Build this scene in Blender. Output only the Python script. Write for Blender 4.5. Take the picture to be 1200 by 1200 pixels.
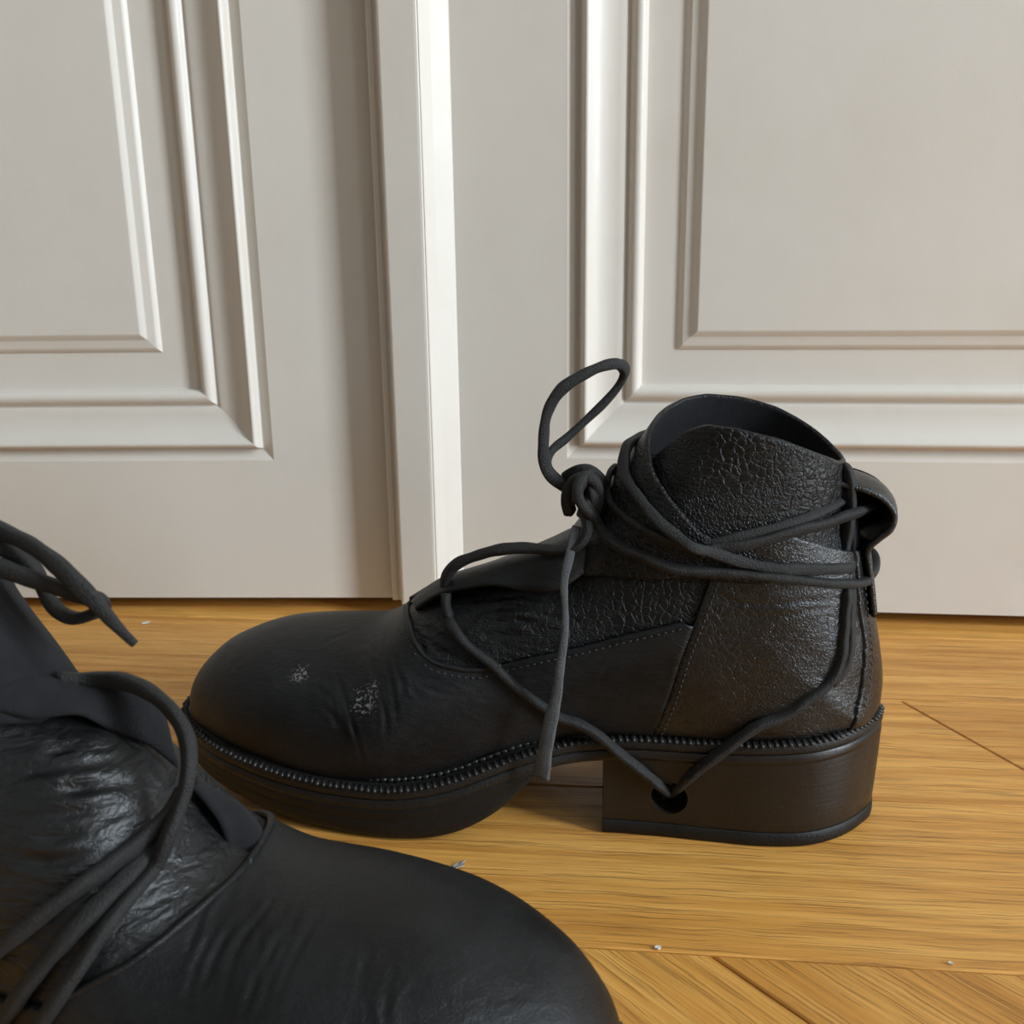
import bpy, bmesh, math, random
import numpy as np
from mathutils import Matrix, Vector

random.seed(7); rng = np.random.default_rng(7)
for o in list(bpy.data.objects): bpy.data.objects.remove(o)
scene = bpy.context.scene
COL = scene.collection

# ------------------------------------------------------------------ camera
PITCH, ROLL, CAM_H = math.radians(15.3), math.radians(.785), .247
fw = Vector((0, math.cos(PITCH), -math.sin(PITCH))); r0 = Vector((1, 0, 0)); d0 = Vector((0, -math.sin(PITCH), -math.cos(PITCH)))
rt = r0*math.cos(ROLL)+d0*math.sin(ROLL); dn = d0*math.cos(ROLL)-r0*math.sin(ROLL)
cam_data = bpy.data.cameras.new('camera'); cam = bpy.data.objects.new('camera', cam_data); COL.objects.link(cam)
cam.matrix_world = Matrix(((rt.x, -dn.x, -fw.x, 0), (rt.y, -dn.y, -fw.y, 0), (rt.z, -dn.z, -fw.z, CAM_H), (0, 0, 0, 1)))
cam_data.sensor_width = 36; cam_data.lens = 36; cam_data.clip_start = .01; cam_data.clip_end = 50
cam_data.dof.use_dof = True; cam_data.dof.focus_distance = .425; cam_data.dof.aperture_fstop = 24
scene.camera = cam

# ------------------------------------------------------------------ daylight and exposure
world = bpy.data.worlds.new('daylight'); scene.world = world; world.use_nodes = True
world.node_tree.nodes['Background'].inputs[0].default_value = (.72, .86, 1, 1)
world.node_tree.nodes['Background'].inputs[1].default_value = 2.0
vs = scene.view_settings
vs.view_transform = 'Standard'; vs.look = 'None'; vs.gamma = 1; vs.use_curve_mapping = False; vs.exposure = EXPOSURE = .17
WIN_X = 3.0
def area(name, loc, target, sx, sy, power, col):
    l = bpy.data.lights.new(name, 'AREA'); l.shape = 'RECTANGLE'; l.size = sx; l.size_y = sy; l.energy = power; l.color = col
    o = bpy.data.objects.new(name, l); COL.objects.link(o); o.location = loc
    o.rotation_euler = (Vector(target)-Vector(loc)).to_track_quat('-Z', 'Y').to_euler()
    return o
# daylight through the tall right-hand window, then fill from an added second one
area('window_daylight', (WIN_X+.02, -1.15, 1.5), (WIN_X-1, -1.15, 1.5), .76, 2.36, 185, (.81, .915, 1))
area('window_daylight', (WIN_X+.02, -3.2, 1.5), (WIN_X-1, -3.2, 1.5), .8, 2.36, 18, (.81, .915, 1))  # weak fill lamp, set in the added second window
SCUFFS = [(0.2437, 0.0347, 0.0636, 0.0070, 0.64), (0.2564, 0.0332, 0.0629, 0.0030, 0.66), (0.2627, 0.0412, 0.0501, 0.0015, 0.60), (0.2114, 0.0444, 0.0584, 0.0120, 0.68), (0.2085, 0.0410, 0.0636, 0.0060, 0.68)]   # x, y, z, radius, threshold

# ------------------------------------------------------------------ materials
def new_mat(name):
    m = bpy.data.materials.new(name); m.use_nodes = True
    nt = m.node_tree; nt.nodes.clear()
    out = nt.nodes.new('ShaderNodeOutputMaterial'); b = nt.nodes.new('ShaderNodeBsdfPrincipled')
    nt.links.new(b.outputs[0], out.inputs[0])
    return m, nt, b
class NT:
    def __init__(s, nt): s.nt = nt; s.n = nt.nodes; s.l = nt.links
    def lk(s, a, b): s.l.new(a, b)
    def coord(s, scale=(1, 1, 1), rot=(0, 0, 0), rand=0):
        tc = s.n.new('ShaderNodeTexCoord'); mp = s.n.new('ShaderNodeMapping')
        mp.inputs['Scale'].default_value = scale; mp.inputs['Rotation'].default_value = rot
        s.lk(tc.outputs['Object'], mp.inputs['Vector'])
        if rand:
            oi = s.n.new('ShaderNodeObjectInfo'); mu = s.n.new('ShaderNodeMath'); mu.operation = 'MULTIPLY'; mu.inputs[1].default_value = rand
            s.lk(oi.outputs['Random'], mu.inputs[0]); s.lk(mu.outputs[0], mp.inputs['Location'])
        return mp.outputs[0]
    def noise(s, vec, scale, detail=4, rough=.55, dist=0):
        t = s.n.new('ShaderNodeTexNoise'); t.inputs['Scale'].default_value = scale; t.inputs['Detail'].default_value = detail
        t.inputs['Roughness'].default_value = rough; t.inputs['Distortion'].default_value = dist
        s.lk(vec, t.inputs['Vector']); return t.outputs[0]
    def voro(s, vec, scale, feature='DISTANCE_TO_EDGE', rand=1):
        t = s.n.new('ShaderNodeTexVoronoi'); t.feature = feature; t.inputs['Scale'].default_value = scale
        t.inputs['Randomness'].default_value = rand; s.lk(vec, t.inputs['Vector']); return t.outputs[0]
    def ramp(s, fac, stops):
        r = s.n.new('ShaderNodeValToRGB'); e = r.color_ramp.elements
        while len(e) < len(stops): e.new(.5)
        for el, (p, c) in zip(e, stops):
            el.position = p; el.color = (c, c, c, 1) if isinstance(c, (int, float)) else tuple(c)+(1,)
        s.lk(fac, r.inputs[0]); return r.outputs[0]
    def mix(s, fac, a, b, mode='MIX'):
        m = s.n.new('ShaderNodeMix'); m.data_type = 'RGBA'; m.blend_type = mode
        for sock, x in ((m.inputs[0], fac), (m.inputs[6], a), (m.inputs[7], b)):
            if isinstance(x, (int, float)): sock.default_value = x if sock == m.inputs[0] else (x, x, x, 1)
            elif isinstance(x, tuple): sock.default_value = x+(1,)
            else: s.lk(x, sock)
        return m.outputs[2]
    def math(s, op, a, b=None):
        m = s.n.new('ShaderNodeMath'); m.operation = op
        for sock, x in ((m.inputs[0], a), (m.inputs[1], b)):
            if x is None: continue
            if isinstance(x, (int, float)): sock.default_value = x
            else: s.lk(x, sock)
        return m.outputs[0]
    def warp(s, vec, scale, amt):
        t = s.n.new('ShaderNodeTexNoise'); t.inputs['Scale'].default_value = scale; t.inputs['Detail'].default_value = 2
        s.lk(vec, t.inputs['Vector'])
        a = s.n.new('ShaderNodeVectorMath'); a.operation = 'SUBTRACT'; s.lk(t.outputs[1], a.inputs[0]); a.inputs[1].default_value = (.5, .5, .5)
        b = s.n.new('ShaderNodeVectorMath'); b.operation = 'SCALE'; s.lk(a.outputs[0], b.inputs[0]); b.inputs['Scale'].default_value = amt
        c = s.n.new('ShaderNodeVectorMath'); c.operation = 'ADD'; s.lk(vec, c.inputs[0]); s.lk(b.outputs[0], c.inputs[1])
        return c.outputs[0]
    def bump(s, height, dist, strength=1, prev=None):
        b = s.n.new('ShaderNodeBump'); b.inputs['Distance'].default_value = dist; b.inputs['Strength'].default_value = strength
        s.lk(height, b.inputs['Height'])
        if prev is not None: s.lk(prev, b.inputs['Normal'])
        return b.outputs[0]
def setp(b, **k):
    names = dict(base='Base Color', rough='Roughness', normal='Normal', spec='Specular IOR Level', coat='Coat Weight', coat_rough='Coat Roughness', sheen='Sheen Weight', sheen_rough='Sheen Roughness', metal='Metallic')
    for n, x in k.items():
        s = b.inputs[names[n]]
        if isinstance(x, tuple): s.default_value = x+(1,)
        elif isinstance(x, (int, float)): s.default_value = x
        else: b.id_data.links.new(x, s)

def leather(name, pebble, base=.004, fade=.017, rough=(.28, .44), grain=300, wr=1.0, wscale=130, wdet=4, spec=.3, scuffs=()):
    m, nt, b = new_mat(name); t = NT(nt)
    v = t.coord()
    big = t.noise(v, 26, 4, .6); fine = t.noise(v, 2600, 2, .5)
    vo = t.voro(t.warp(t.warp(v, 150, .004), 700, .0008), grain); cr = t.ramp(vo, [(0, 0), (.05, .55), (.16, .9), (.4, 1)])
    vo2 = t.voro(t.warp(v, 420, .0014), grain*2.2); cr2 = t.ramp(vo2, [(0, .3), (.2, .85), (.5, 1)])
    wrk = t.noise(t.warp(t.coord((.8, 1, 2.6)), 60, .01), wscale, wdet, .55, .5)
    area_ = t.ramp(t.noise(v, 34, 3, .5), [(.4, 0), (.6, 1)])
    col = t.mix(t.ramp(big, [(.4, 0), (.75, 1)]), (base*.8, base*.8, base*.85), (fade*.6, fade*.6, fade*.62))
    col = t.mix(t.math('MULTIPLY', t.math('MULTIPLY', t.math('SUBTRACT', 1, cr), area_), .55*pebble), col, (fade*1.5, fade*1.5, fade*1.5))
    for (sx, sy, sz, sr, th) in scuffs:                        # rubbed spots showing pale leather
        ds = t.n.new('ShaderNodeVectorMath'); ds.operation = 'DISTANCE'; t.lk(v, ds.inputs[0]); ds.inputs[1].default_value = (sx, sy, sz)
        fall = t.ramp(t.math('DIVIDE', ds.outputs['Value'], sr), [(.3, 1), (1, 0)])
        sp = t.ramp(t.math('ADD', t.noise(v, 620, 4, .65), t.math('MULTIPLY', fall, .16)), [(th, 0), (th+.05, 1)])
        col = t.mix(t.math('MULTIPLY', t.math('MULTIPLY', sp, fall), .9), col, (.2, .19, .175))
    ru = t.ramp(t.math('ADD', t.math('MULTIPLY', big, .7), t.math('MULTIPLY', fine, .3)), [(.3, rough[0]), (.7, rough[1])])
    n = t.bump(wrk, .0011*wr, .75)
    n = t.bump(t.mix(area_, cr2, cr), .0004, pebble, n)
    n = t.bump(fine, .00018, .8, n)
    setp(b, base=col, rough=ru, normal=n, spec=spec)
    return m
M = {}
M['leather'] = leather('pebbled_black_leather', 1.0, wr=.8)
M['vamp'] = leather('smooth_black_leather', .2, base=.0055, fade=.026, rough=(.36, .52), grain=520, wr=.55, spec=.29)
M['vamp_scuffed'] = leather('scuffed_smooth_black_leather', .2, base=.0055, fade=.026, rough=(.36, .52), grain=520, wr=.55, spec=.29, scuffs=SCUFFS)
M['counter'] = leather('polished_black_leather', .45, base=.005, fade=.018, rough=(.22, .35), wr=.45, spec=.52)
M['tongue'] = leather('wrinkled_black_leather', .6, wr=2.2)
M['tongue_shiny'] = leather('glossy_wrinkled_black_leather', .12, base=.006, fade=.016, rough=(.3, .44), grain=420, wr=1.5, wscale=130, wdet=2.2, spec=.44)

def simple(name, base, rough, bump_scale=0, bump_dist=0, var=.3, spec=.4, sheen=0):
    m, nt, b = new_mat(name); t = NT(nt); v = t.coord()
    n1 = t.noise(v, 120, 5, .6)
    dark = tuple(x*(1-var) for x in base); light = tuple(min(1, x*(1+var)) for x in base)
    kw = dict(base=t.mix(n1, dark, light), rough=rough, spec=spec)
    if bump_scale: kw['normal'] = t.bump(t.noise(v, bump_scale, 3, .6), bump_dist, 1)
    setp(b, **kw)
    if sheen: setp(b, sheen=sheen, sheen_rough=.4)
    return m
M['suede'] = simple('dark_suede', (.014, .014, .0155), .88, 2200, .0005, .45, .15, .02)
M['lace'] = simple('worn_leather_cord', (.013, .0125, .012), .6, 1500, .0006, .55, .36, .02)
M['lace_grey'] = simple('rough_grey_leather_cord', (.085, .087, .09), .85, 1800, .0008, .45, .25, .05)
M['stitch'] = simple('waxed_black_thread', (.011, .0105, .01), .42, 0, 0, .5, .45)
M['stitch_grey'] = simple('dusty_black_thread', (.03, .03, .032), .55, 0, 0, .3, .4)
M['rubber'] = simple('black_rubber_sole', (.0075, .0073, .007), .5, 900, .00025, .4, .25)
M['welt'] = simple('black_leather_welt', (.01, .0092, .0086), .46, 1200, .0003, .4, .34)

def heel_mat():
    m, nt, b = new_mat('burnished_brown_black_heel_leather'); t = NT(nt)
    v = t.coord((1, 1, 14)); lay = t.noise(v, 40, 4, .6); sp = t.noise(t.coord(), 300, 4, .7)
    col = t.mix(t.noise(t.coord(), 30, 3, .6), (.007, .0052, .0042), (.019, .0132, .0094))
    setp(b, base=col, rough=t.ramp(sp, [(.3, .3), (.75, .5)]), spec=.36, normal=t.bump(sp, .0002, .6, t.bump(lay, .00035, .5)))
    return m
M['heel'] = heel_mat()

def paint_mat(name, base, warm=0):
    m, nt, b = new_mat(name); t = NT(nt)
    brush = t.noise(t.coord((60, 60, 5)), 9, 4, .6); lump = t.noise(t.coord(), 55, 3, .5); dirt = t.noise(t.coord(), 9, 5, .6)
    spk = t.ramp(t.noise(t.coord(), 260, 2, .5), [(.74, 0), (.8, 1)])
    col = t.mix(t.ramp(dirt, [(.45, 0), (.8, 1)]), base, tuple(x*f for x, f in zip(base, (.95, .94, .92))))
    col = t.mix(t.math('MULTIPLY', spk, .25), col, tuple(x*.72 for x in base))
    setp(b, base=col, rough=t.ramp(lump, [(.3, .34), (.7, .46)]), spec=.4, normal=t.bump(lump, .0005, .4, t.bump(brush, .00007, .5)))
    return m
M['paint'] = paint_mat('warm_white_gloss_paint', (.66, .61, .545))
M['wall'] = paint_mat('greige_wall_paint', (.30, .28, .25))
M['ceiling'] = paint_mat('white_ceiling_paint', (.5, .485, .46))

def oak_mat():
    m, nt, b = new_mat('varnished_oak'); t = NT(nt)
    v = t.coord((1, 1, 1), rand=37.0)
    tc = NT(nt)
    def sc(vec, s):
        mp = t.n.new('ShaderNodeMapping'); mp.inputs['Scale'].default_value = s; t.lk(vec, mp.inputs['Vector']); return mp.outputs[0]
    w = t.warp(v, 7, .012)
    ring = t.noise(sc(w, (1.6, 40, 8)), 3.2, 4, .55)
    pores = t.noise(sc(t.warp(v, 30, .004), (11, 520, 60)), 2.1, 3, .55)
    pore = t.ramp(pores, [(.34, 1), (.44, 0)])
    fine = t.noise(sc(v, (14, 1100, 90)), 1.6, 2, .5)
    oi = t.n.new('ShaderNodeObjectInfo')
    col = t.ramp(ring, [(.28, (.5, .21, .038)), (.48, (.67, .315, .066)), (.66, (.79, .41, .10)), (.85, (.61, .27, .05))])
    tone = t.ramp(oi.outputs['Random'], [(0, (.9, .86, .8)), (.5, (1, 1, 1)), (1, (1.06, 1.08, 1.14))])
    col = t.mix(1.0, col, tone, 'MULTIPLY')
    col = t.mix(t.math('MULTIPLY', pore, .48), col, (.17, .07, .016))
    col = t.mix(t.math('MULTIPLY', t.ramp(fine, [(.4, 1), (.55, 0)]), .3), col, (.26, .12, .03))
    scr = t.ramp(t.noise(t.coord(), 420, 2, .6), [(.77, 0), (.81, 1)])
    col = t.mix(t.math('MULTIPLY', scr, .4), col, (.22, .12, .06))
    dust = t.ramp(t.noise(t.coord(), 700, 2, .5), [(.78, 0), (.82, 1)])
    col = t.mix(t.math('MULTIPLY', dust, .55), col, (.6, .5, .38))
    setp(b, base=col, rough=t.ramp(t.noise(t.coord(), 40, 4, .6), [(.3, .3), (.7, .46)]), spec=.4,
         normal=t.bump(t.math('ADD', t.math('MULTIPLY', pore, -1), t.math('MULTIPLY', fine, .4)), .00022, .8))
    return m
M['oak'] = oak_mat()
M['gap'] = simple('dark_floor_joint', (.05, .03, .017), .9)
M['flake'] = simple('chipped_white_paint', (.72, .7, .64), .6, 900, .0003, .12)
M['flake_dark'] = simple('dirty_paint_chip', (.3, .28, .25), .7, 900, .0003, .5)

# ------------------------------------------------------------------ helpers
def mesh(name, verts, faces, mat, parent=None, smooth=True, scale=1.0, mirror=False):
    v = np.asarray(verts, float)*scale
    if mirror:
        v = v*np.array([1, -1, 1]); faces = [tuple(reversed(f)) for f in faces]
    me = bpy.data.meshes.new(name); me.from_pydata([tuple(x) for x in v], [], [tuple(int(i) for i in f) for f in faces]); me.update()
    if smooth: me.polygons.foreach_set('use_smooth', [True]*len(me.polygons))
    me.materials.append(mat)
    o = bpy.data.objects.new(name, me); COL.objects.link(o)
    if parent: o.parent = parent
    return o
def empty(name, loc=(0, 0, 0), rz=0.0, parent=None):
    o = bpy.data.objects.new(name, None); o.empty_display_size = .05; COL.objects.link(o); o.location = loc; o.rotation_euler = (0, 0, rz)
    if parent: o.parent = parent
    return o
def tag(o, label, cat, group=None):
    o['label'] = label; o['category'] = cat
    if group: o['group'] = group
    return o
def struct(o, label, cat):
    o['kind'] = 'structure'; o['label'] = label; o['category'] = cat; return o
def fix_normals(o):
    bm = bmesh.new(); bm.from_mesh(o.data); bmesh.ops.recalc_face_normals(bm, faces=bm.faces); bm.to_mesh(o.data); bm.free()
def box(name, x0, x1, y0, y1, z0, z1, mat, parent=None, bev=0.0):
    bm = bmesh.new(); bmesh.ops.create_cube(bm, size=1)
    for v in bm.verts: v.co = Vector(((x0+x1)/2+v.co.x*(x1-x0), (y0+y1)/2+v.co.y*(y1-y0), (z0+z1)/2+v.co.z*(z1-z0)))
    if bev: bmesh.ops.bevel(bm, geom=list(bm.edges), offset=bev, segments=2, profile=.6, affect='EDGES', clamp_overlap=True)
    me = bpy.data.meshes.new(name); bm.to_mesh(me); bm.free(); me.materials.append(mat)
    o = bpy.data.objects.new(name, me); COL.objects.link(o)
    if parent: o.parent = parent
    return o
def grid_faces(n, m, close_m=False):
    f = []
    for i in range(n-1):
        for j in range(m if close_m else m-1):
            k = (j+1) % m
            f.append((i*m+j, (i+1)*m+j, (i+1)*m+k, i*m+k))
    return f

# ------------------------------------------------------------------ room
FA = math.radians(-6.6)                                  # the floor boards and the right leaf run at this angle
fl = box('floor', -1.6, WIN_X+.15, -4.4, 1.0, -.06, -.004, M['gap'])
struct(fl, 'varnished oak parquet floor with long border boards before the doors', 'floor')
e1 = np.array([math.cos(FA), math.sin(FA)]); e2 = np.array([-math.sin(FA), math.cos(FA)])
def plank(poly, grain):
    """poly in floor coordinates (along, across); grain is the angle of the board in that frame."""
    P = np.array(poly, float); c = P.mean(0); ga = grain+FA
    W2 = np.array([e1*p[0]+e2*p[1] for p in P]); cw = e1*c[0]+e2*c[1]
    ca, sa = math.cos(-ga), math.sin(-ga)
    L = [((p-cw)[0]*ca-(p-cw)[1]*sa, (p-cw)[0]*sa+(p-cw)[1]*ca) for p in W2]
    bm = bmesh.new(); vb = [bm.verts.new((x, y, -.012)) for x, y in L]
    f = bm.faces.new(vb)
    if f.normal.z < 0: f.normal_flip()
    r = bmesh.ops.extrude_face_region(bm, geom=[f])
    top = [v for v in r['geom'] if isinstance(v, bmesh.types.BMVert)]
    for v in top: v.co.z = 0
    bmesh.ops.recalc_face_normals(bm, faces=bm.faces)
    ed = [e for e in bm.edges if all(v.co.z > -.001 for v in e.verts)]
    bmesh.ops.bevel(bm, geom=ed, offset=.0006, segments=1, affect='EDGES')
    me = bpy.data.meshes.new('floor_board'); bm.to_mesh(me); bm.free(); me.materials.append(M['oak'])
    o = bpy.data.objects.new('floor_board', me); COL.objects.link(o); o.parent = fl
    o.location = (cw[0], cw[1], 0); o.rotation_euler = (0, 0, ga)
g = .0004
rows = [(.313, .4225, [(-.62, 0), (.56, 0)]), (.4225, .5265, [(-.42, .057), (.149, .057), (.80, .057)]),
        (.5265, .618, [(-.75, 0), (-.03, 0), (.62, 0)]), (.618, .72, [(-.5, 0), (.33, 0)]), (.72, .82, [(-.2, 0), (.6, 0)]), (.82, .93, [(.1, 0)])]
for n0, n1, cuts in rows:
    ends = [(-1.45, 0)]+cuts+[(1.4, 0)]
    for (a, sa_), (b_, sb_) in zip(ends[:-1], ends[1:]):
        plank([(a+sa_+g, n0+g), (b_+sb_-g, n0+g), (b_-g, n1-g), (a+g, n1-g)], 0)
for k in range(-9, 11):                                   # the field of the parquet lies at 45 degrees
    a = .0325+k*.1485; dd = .62
    plank([(a+g*1.5, .313-g), (a+.1485-g*1.5, .313-g), (a+.1485+dd-g*1.5, .313-dd), (a+dd+g*1.5, .313-dd)], math.radians(-45))

def wall(name, x0, x1, y0, y1, z0, z1, label):
    return struct(box(name, x0, x1, y0, y1, z0, z1, M['wall']), label, 'wall')
wall('wall_left', -1.7, -1.6, -4.5, 1.1, -.06, 2.9, 'plain greige wall left of the doors')
wall('wall_front', -1.7, WIN_X+.15, -4.5, -4.4, -.06, 2.9, 'plain greige wall behind the viewer')
wall('light_stop_back', -1.7, WIN_X+.15, 1.0, 1.1, -.06, 2.9, 'added unseen slab behind the doors that keeps light out')  # unseen slab added so no sky light leaks in under the doors
struct(box('ceiling', -1.7, WIN_X+.15, -4.5, 1.1, 2.8, 2.9, M['ceiling']), 'white ceiling of the room', 'ceiling')
wr = wall('wall_right', WIN_X, WIN_X+.15, -.72, 1.1, -.06, 2.9, 'greige wall on the right with a tall window and an added fill window')
for i, (y0, y1, z0, z1) in enumerate([(-2.75, -1.58, -.06, 2.9), (-4.5, -3.65, -.06, 2.9), (-1.58, -.72, -.06, .27), (-1.58, -.72, 2.72, 2.9), (-3.65, -2.75, -.06, .27), (-3.65, -2.75, 2.72, 2.9)]):
    box('wall_section', WIN_X, WIN_X+.15, y0, y1, z0, z1, M['wall'], wr)
for n, (y0, y1) in enumerate([(-1.58, -.72), (-3.65, -2.75)]):  # the second window is added to carry the fill lamp
    w = struct(empty('window_%d' % (n+1), (WIN_X+.06, (y0+y1)/2, .27)), 'tall white window in the right-hand wall, %s the doors' % ('nearer' if n == 0 else 'added for fill light, further from'), 'window')
    hw = (y1-y0)/2
    for a, b_, c, d in ((-hw, -hw+.04, 0, 2.45), (hw-.04, hw, 0, 2.45), (-hw+.04, hw-.04, 0, .05), (-hw+.04, hw-.04, 2.40, 2.45)):
        box('window_frame', -.02, .02, a, b_, c, d, M['paint'], w)

# ------------------------------------------------------------------ panelled double door
PROFILE = [(0, 0), (1, -.4), (6, -3.4), (7.2, -3.6), (8.0, -2.4), (8.6, .8), (9.4, 3.0), (10.6, 4.0), (11.8, 3.9), (13, 2.8), (16, .2), (20, -2), (25, -3.6), (30, -4.3), (33.6, -4.5),
           (34.4, -5.2), (35.4, -6), (36.4, -5.4), (37.6, -3.4), (39.4, -2.2), (41.4, -2), (43.4, -2.8), (45, -4.6), (45.8, -6.5), (46.4, -10)]
FIELD = [(0, -9.5), (.5, -8.8), (2.6, -7.2), (3.6, -7), (8, -6.8), (8.6, -6.4), (11.2, -4.4), (12.4, -4.2)]
def frame_loop(par, name, prof, x0, x1, z0, z1, mat):
    """Mitred moulding, one mesh for each of the four sides; profile (mm in from the outline, mm proud)."""
    cs = [(x0, z0, 1, 1), (x1, z0, -1, 1), (x1, z1, -1, -1), (x0, z1, 1, -1)]
    for k in range(4):
        a, b_ = cs[k], cs[(k+1) % 4]; V = []
        for d, h in prof:
            d /= 1000; h /= 1000
            V += [(a[0]+a[2]*d, -h, a[1]+a[3]*d), (b_[0]+b_[2]*d, -h, b_[1]+b_[3]*d)]
        n = len(prof); F = [(2*i, 2*i+1, 2*i+3, 2*i+2) for i in range(n-1)]
        o = mesh(name, V, F, mat, par, smooth=True)
        # bevel-free smooth shading with sharp breaks at steep steps
        for e in o.data.edges: pass
def leaf(par, x0, x1, px0, px1, z0, zp, mat, field_in):
    """stiles, rails, two panels with bolection moulding and raised field; front face at y=0"""
    th = .036
    panels = [(zp, .80), (.93, 1.98)]
    box('stile', x0, px0, 0, th, z0, 2.1, mat, par); box('stile', px1, x1, 0, th, z0, 2.1, mat, par)
    zz = z0
    for a, b_ in panels+[(2.1, 2.1)]:
        box('rail', px0, px1, 0, th, zz, a, mat, par); zz = b_
    for a, b_ in panels:
        box('panel', px0, px1, .0094, .026, a, b_, mat, par)
        frame_loop(par, 'moulding', PROFILE, px0, px1, a, b_, mat)
        i = field_in
        frame_loop(par, 'raised_edge', FIELD, px0+i, px1-i, a+i, b_-i, mat)
        j = i+.0124
        box('raised_field', px0+j, px1-j, .0042, .012, a+j, b_-j, mat, par)
d1 = struct(empty('door_1', (-.0832, .6545, 0), math.radians(-2.3)), 'white panelled door leaf left of the rounded astragal, in its shade', 'door')
leaf(d1, -.62, .009, -.55, -.0725, .009, .1045, M['paint'], .0700)
d2 = struct(empty('door_2', (-.0236, .6443, 0), FA), 'white panelled door leaf behind the black boot, with bevelled astragal', 'door')
leaf(d2, -.046, .66, .0595, .58, .009, .1075, M['paint'], .0675)
POST = [(-56.5, 0), (-56.5, 6.6), (-56, 7.6), (-55, 8), (-53, 8), (-52.2, 7.4), (-51.8, 7.0), (-51.2, 7.2), (-50.6, 7.8), (-48.6, 8), (-48.4, 15), (-47.8, 16), (-46.6, 16.4), (-26.6, 16.4), (-25.2, 16.2), (-24.6, 15.6), (-24, 15.8), (-23.4, 15.4), (-22, 13.6), (-18.6, 9.4), (-15, 6), (-11.8, 3), (-9.6, 1), (-9, 0)]
pv = []
for z in (.0115, 2.1): pv += [(s/1000, -h/1000, z) for s, h in POST]
npost = len(POST)
pf = [(i, i+1, npost+i+1, npost+i) for i in range(npost-1)]+[tuple(range(npost-1, -1, -1)), tuple(range(npost, 2*npost))]
po = mesh('astragal', pv, pf, M['paint'], d2, smooth=False); fix_normals(po)
wall('wall_back_upper', -1.6, WIN_X, .66, .72, 2.12, 2.8, 'greige wall above the double door')
for nm, a, b_ in (('wall_back_left', -1.6, -.72), ('wall_back_right', .66, WIN_X)):
    wall(nm, a, b_, .60 if a > 0 else .67, .72, -.01, 2.12, 'greige wall %s the double door' % ('right of' if a > 0 else 'left of'))

# ---------- boot last: sections fanned from the toe over the instep to the ankle (all in mm) ----------
# u runs from the heel back to the toe, v to the side with the lace hole, w up
SECT = [  # top (u,w), bottom (u,w), half width, half width at the bottom, where it is widest
 (309.1,38.6, 309.1,37.6, .5, .3,.6), (308.7,41.4, 308.8,35.2, 5.0, 4.2,.7), (307.2,45, 307.6,34, 11,10.5,.78), (304.2,50, 304.6,33, 17.5,17,.8),
 (299,56, 299.6,32.5, 23.5,22.7,.82), (292,62, 292.4,32, 29,27.6,.8), (284,66, 284,31.5, 34.2,32.6,.8),
 (275,69.5, 275,31, 38.8,37,.8), (264,72.5, 264,29, 43,41,.8), (250,74, 250,27, 46.8,44.8,.8),
 (233,74.6, 233,25.5, 49.8,48.2,.8), (217,76.6, 215,25, 51,49.8,.8), (208,81.5, 203,25, 50.6,49.4,.8),
 (199,89.5, 190,27, 49,47.6,.8), (189,96, 175,32, 46,44.6,.8), (179,100.5, 160,38, 43,41.2,.8),
 (168,105, 144,42, 40.4,37.4,.78), (157,109.5, 127,45, 38.2,33.6,.75), (147,114, 110,45.5, 37,31.6,.72),
 (138,118.5, 90,46, 36.6,31.4,.7), (131,124, 68,46.5, 36.8,32.4,.68), (125,130, 47,47.5, 37,32,.64),
 (119.5,135.5, 30,48.5, 36.6,28.6,.6), (115,140, 16,49.5, 36,20.5,.57), (112,143, 6,50.5, 35.4,11.5,.55),
 (110,145.5, 1.6,53, 34.8,2.5,.53), (109,147, .6,59, 34.4,0,.52), (108,148.5, .8,67, 34,0,.52),
 (107,150, 2.6,78, 33.6,0,.51), (106,151.5, 4.8,88, 33.2,0,.5), (105,153, 7,97, 33,0,.5),
 (104,154, 9,105, 32.8,0,.5), (103,155, 10.6,113, 32.4,0,.5), (102,156, 12.4,121, 32,0,.5)]

def catmull(P, m):
    """Points P (n,k) resampled to m rows along a Catmull-Rom curve, even in chord length."""
    P = np.asarray(P, float)
    d = np.maximum(np.linalg.norm(np.diff(P[:, :min(4, P.shape[1])], axis=0), axis=1), 1e-6)
    T = np.concatenate([[0], np.cumsum(d)])
    M = np.zeros_like(P)
    for i in range(len(P)):
        if i == 0: M[i] = (P[1]-P[0])/(T[1]-T[0])
        elif i == len(P)-1: M[i] = (P[-1]-P[-2])/(T[-1]-T[-2])
        else:
            a = (P[i]-P[i-1])/(T[i]-T[i-1]); b = (P[i+1]-P[i])/(T[i+1]-T[i])
            ha, hb = T[i]-T[i-1], T[i+1]-T[i]
            M[i] = (a*hb+b*ha)/(ha+hb)
    t = np.linspace(0, T[-1], m); out = np.zeros((m, P.shape[1]))
    for k, x in enumerate(t):
        i = min(max(int(np.searchsorted(T, x, side='right'))-1, 0), len(P)-2)
        h = T[i+1]-T[i]; s = (x-T[i])/h
        out[k] = ((2*s**3-3*s*s+1)*P[i] + (s**3-2*s*s+s)*h*M[i] + (-2*s**3+3*s*s)*P[i+1] + (s**3-s*s)*h*M[i+1])
    return out

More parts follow.
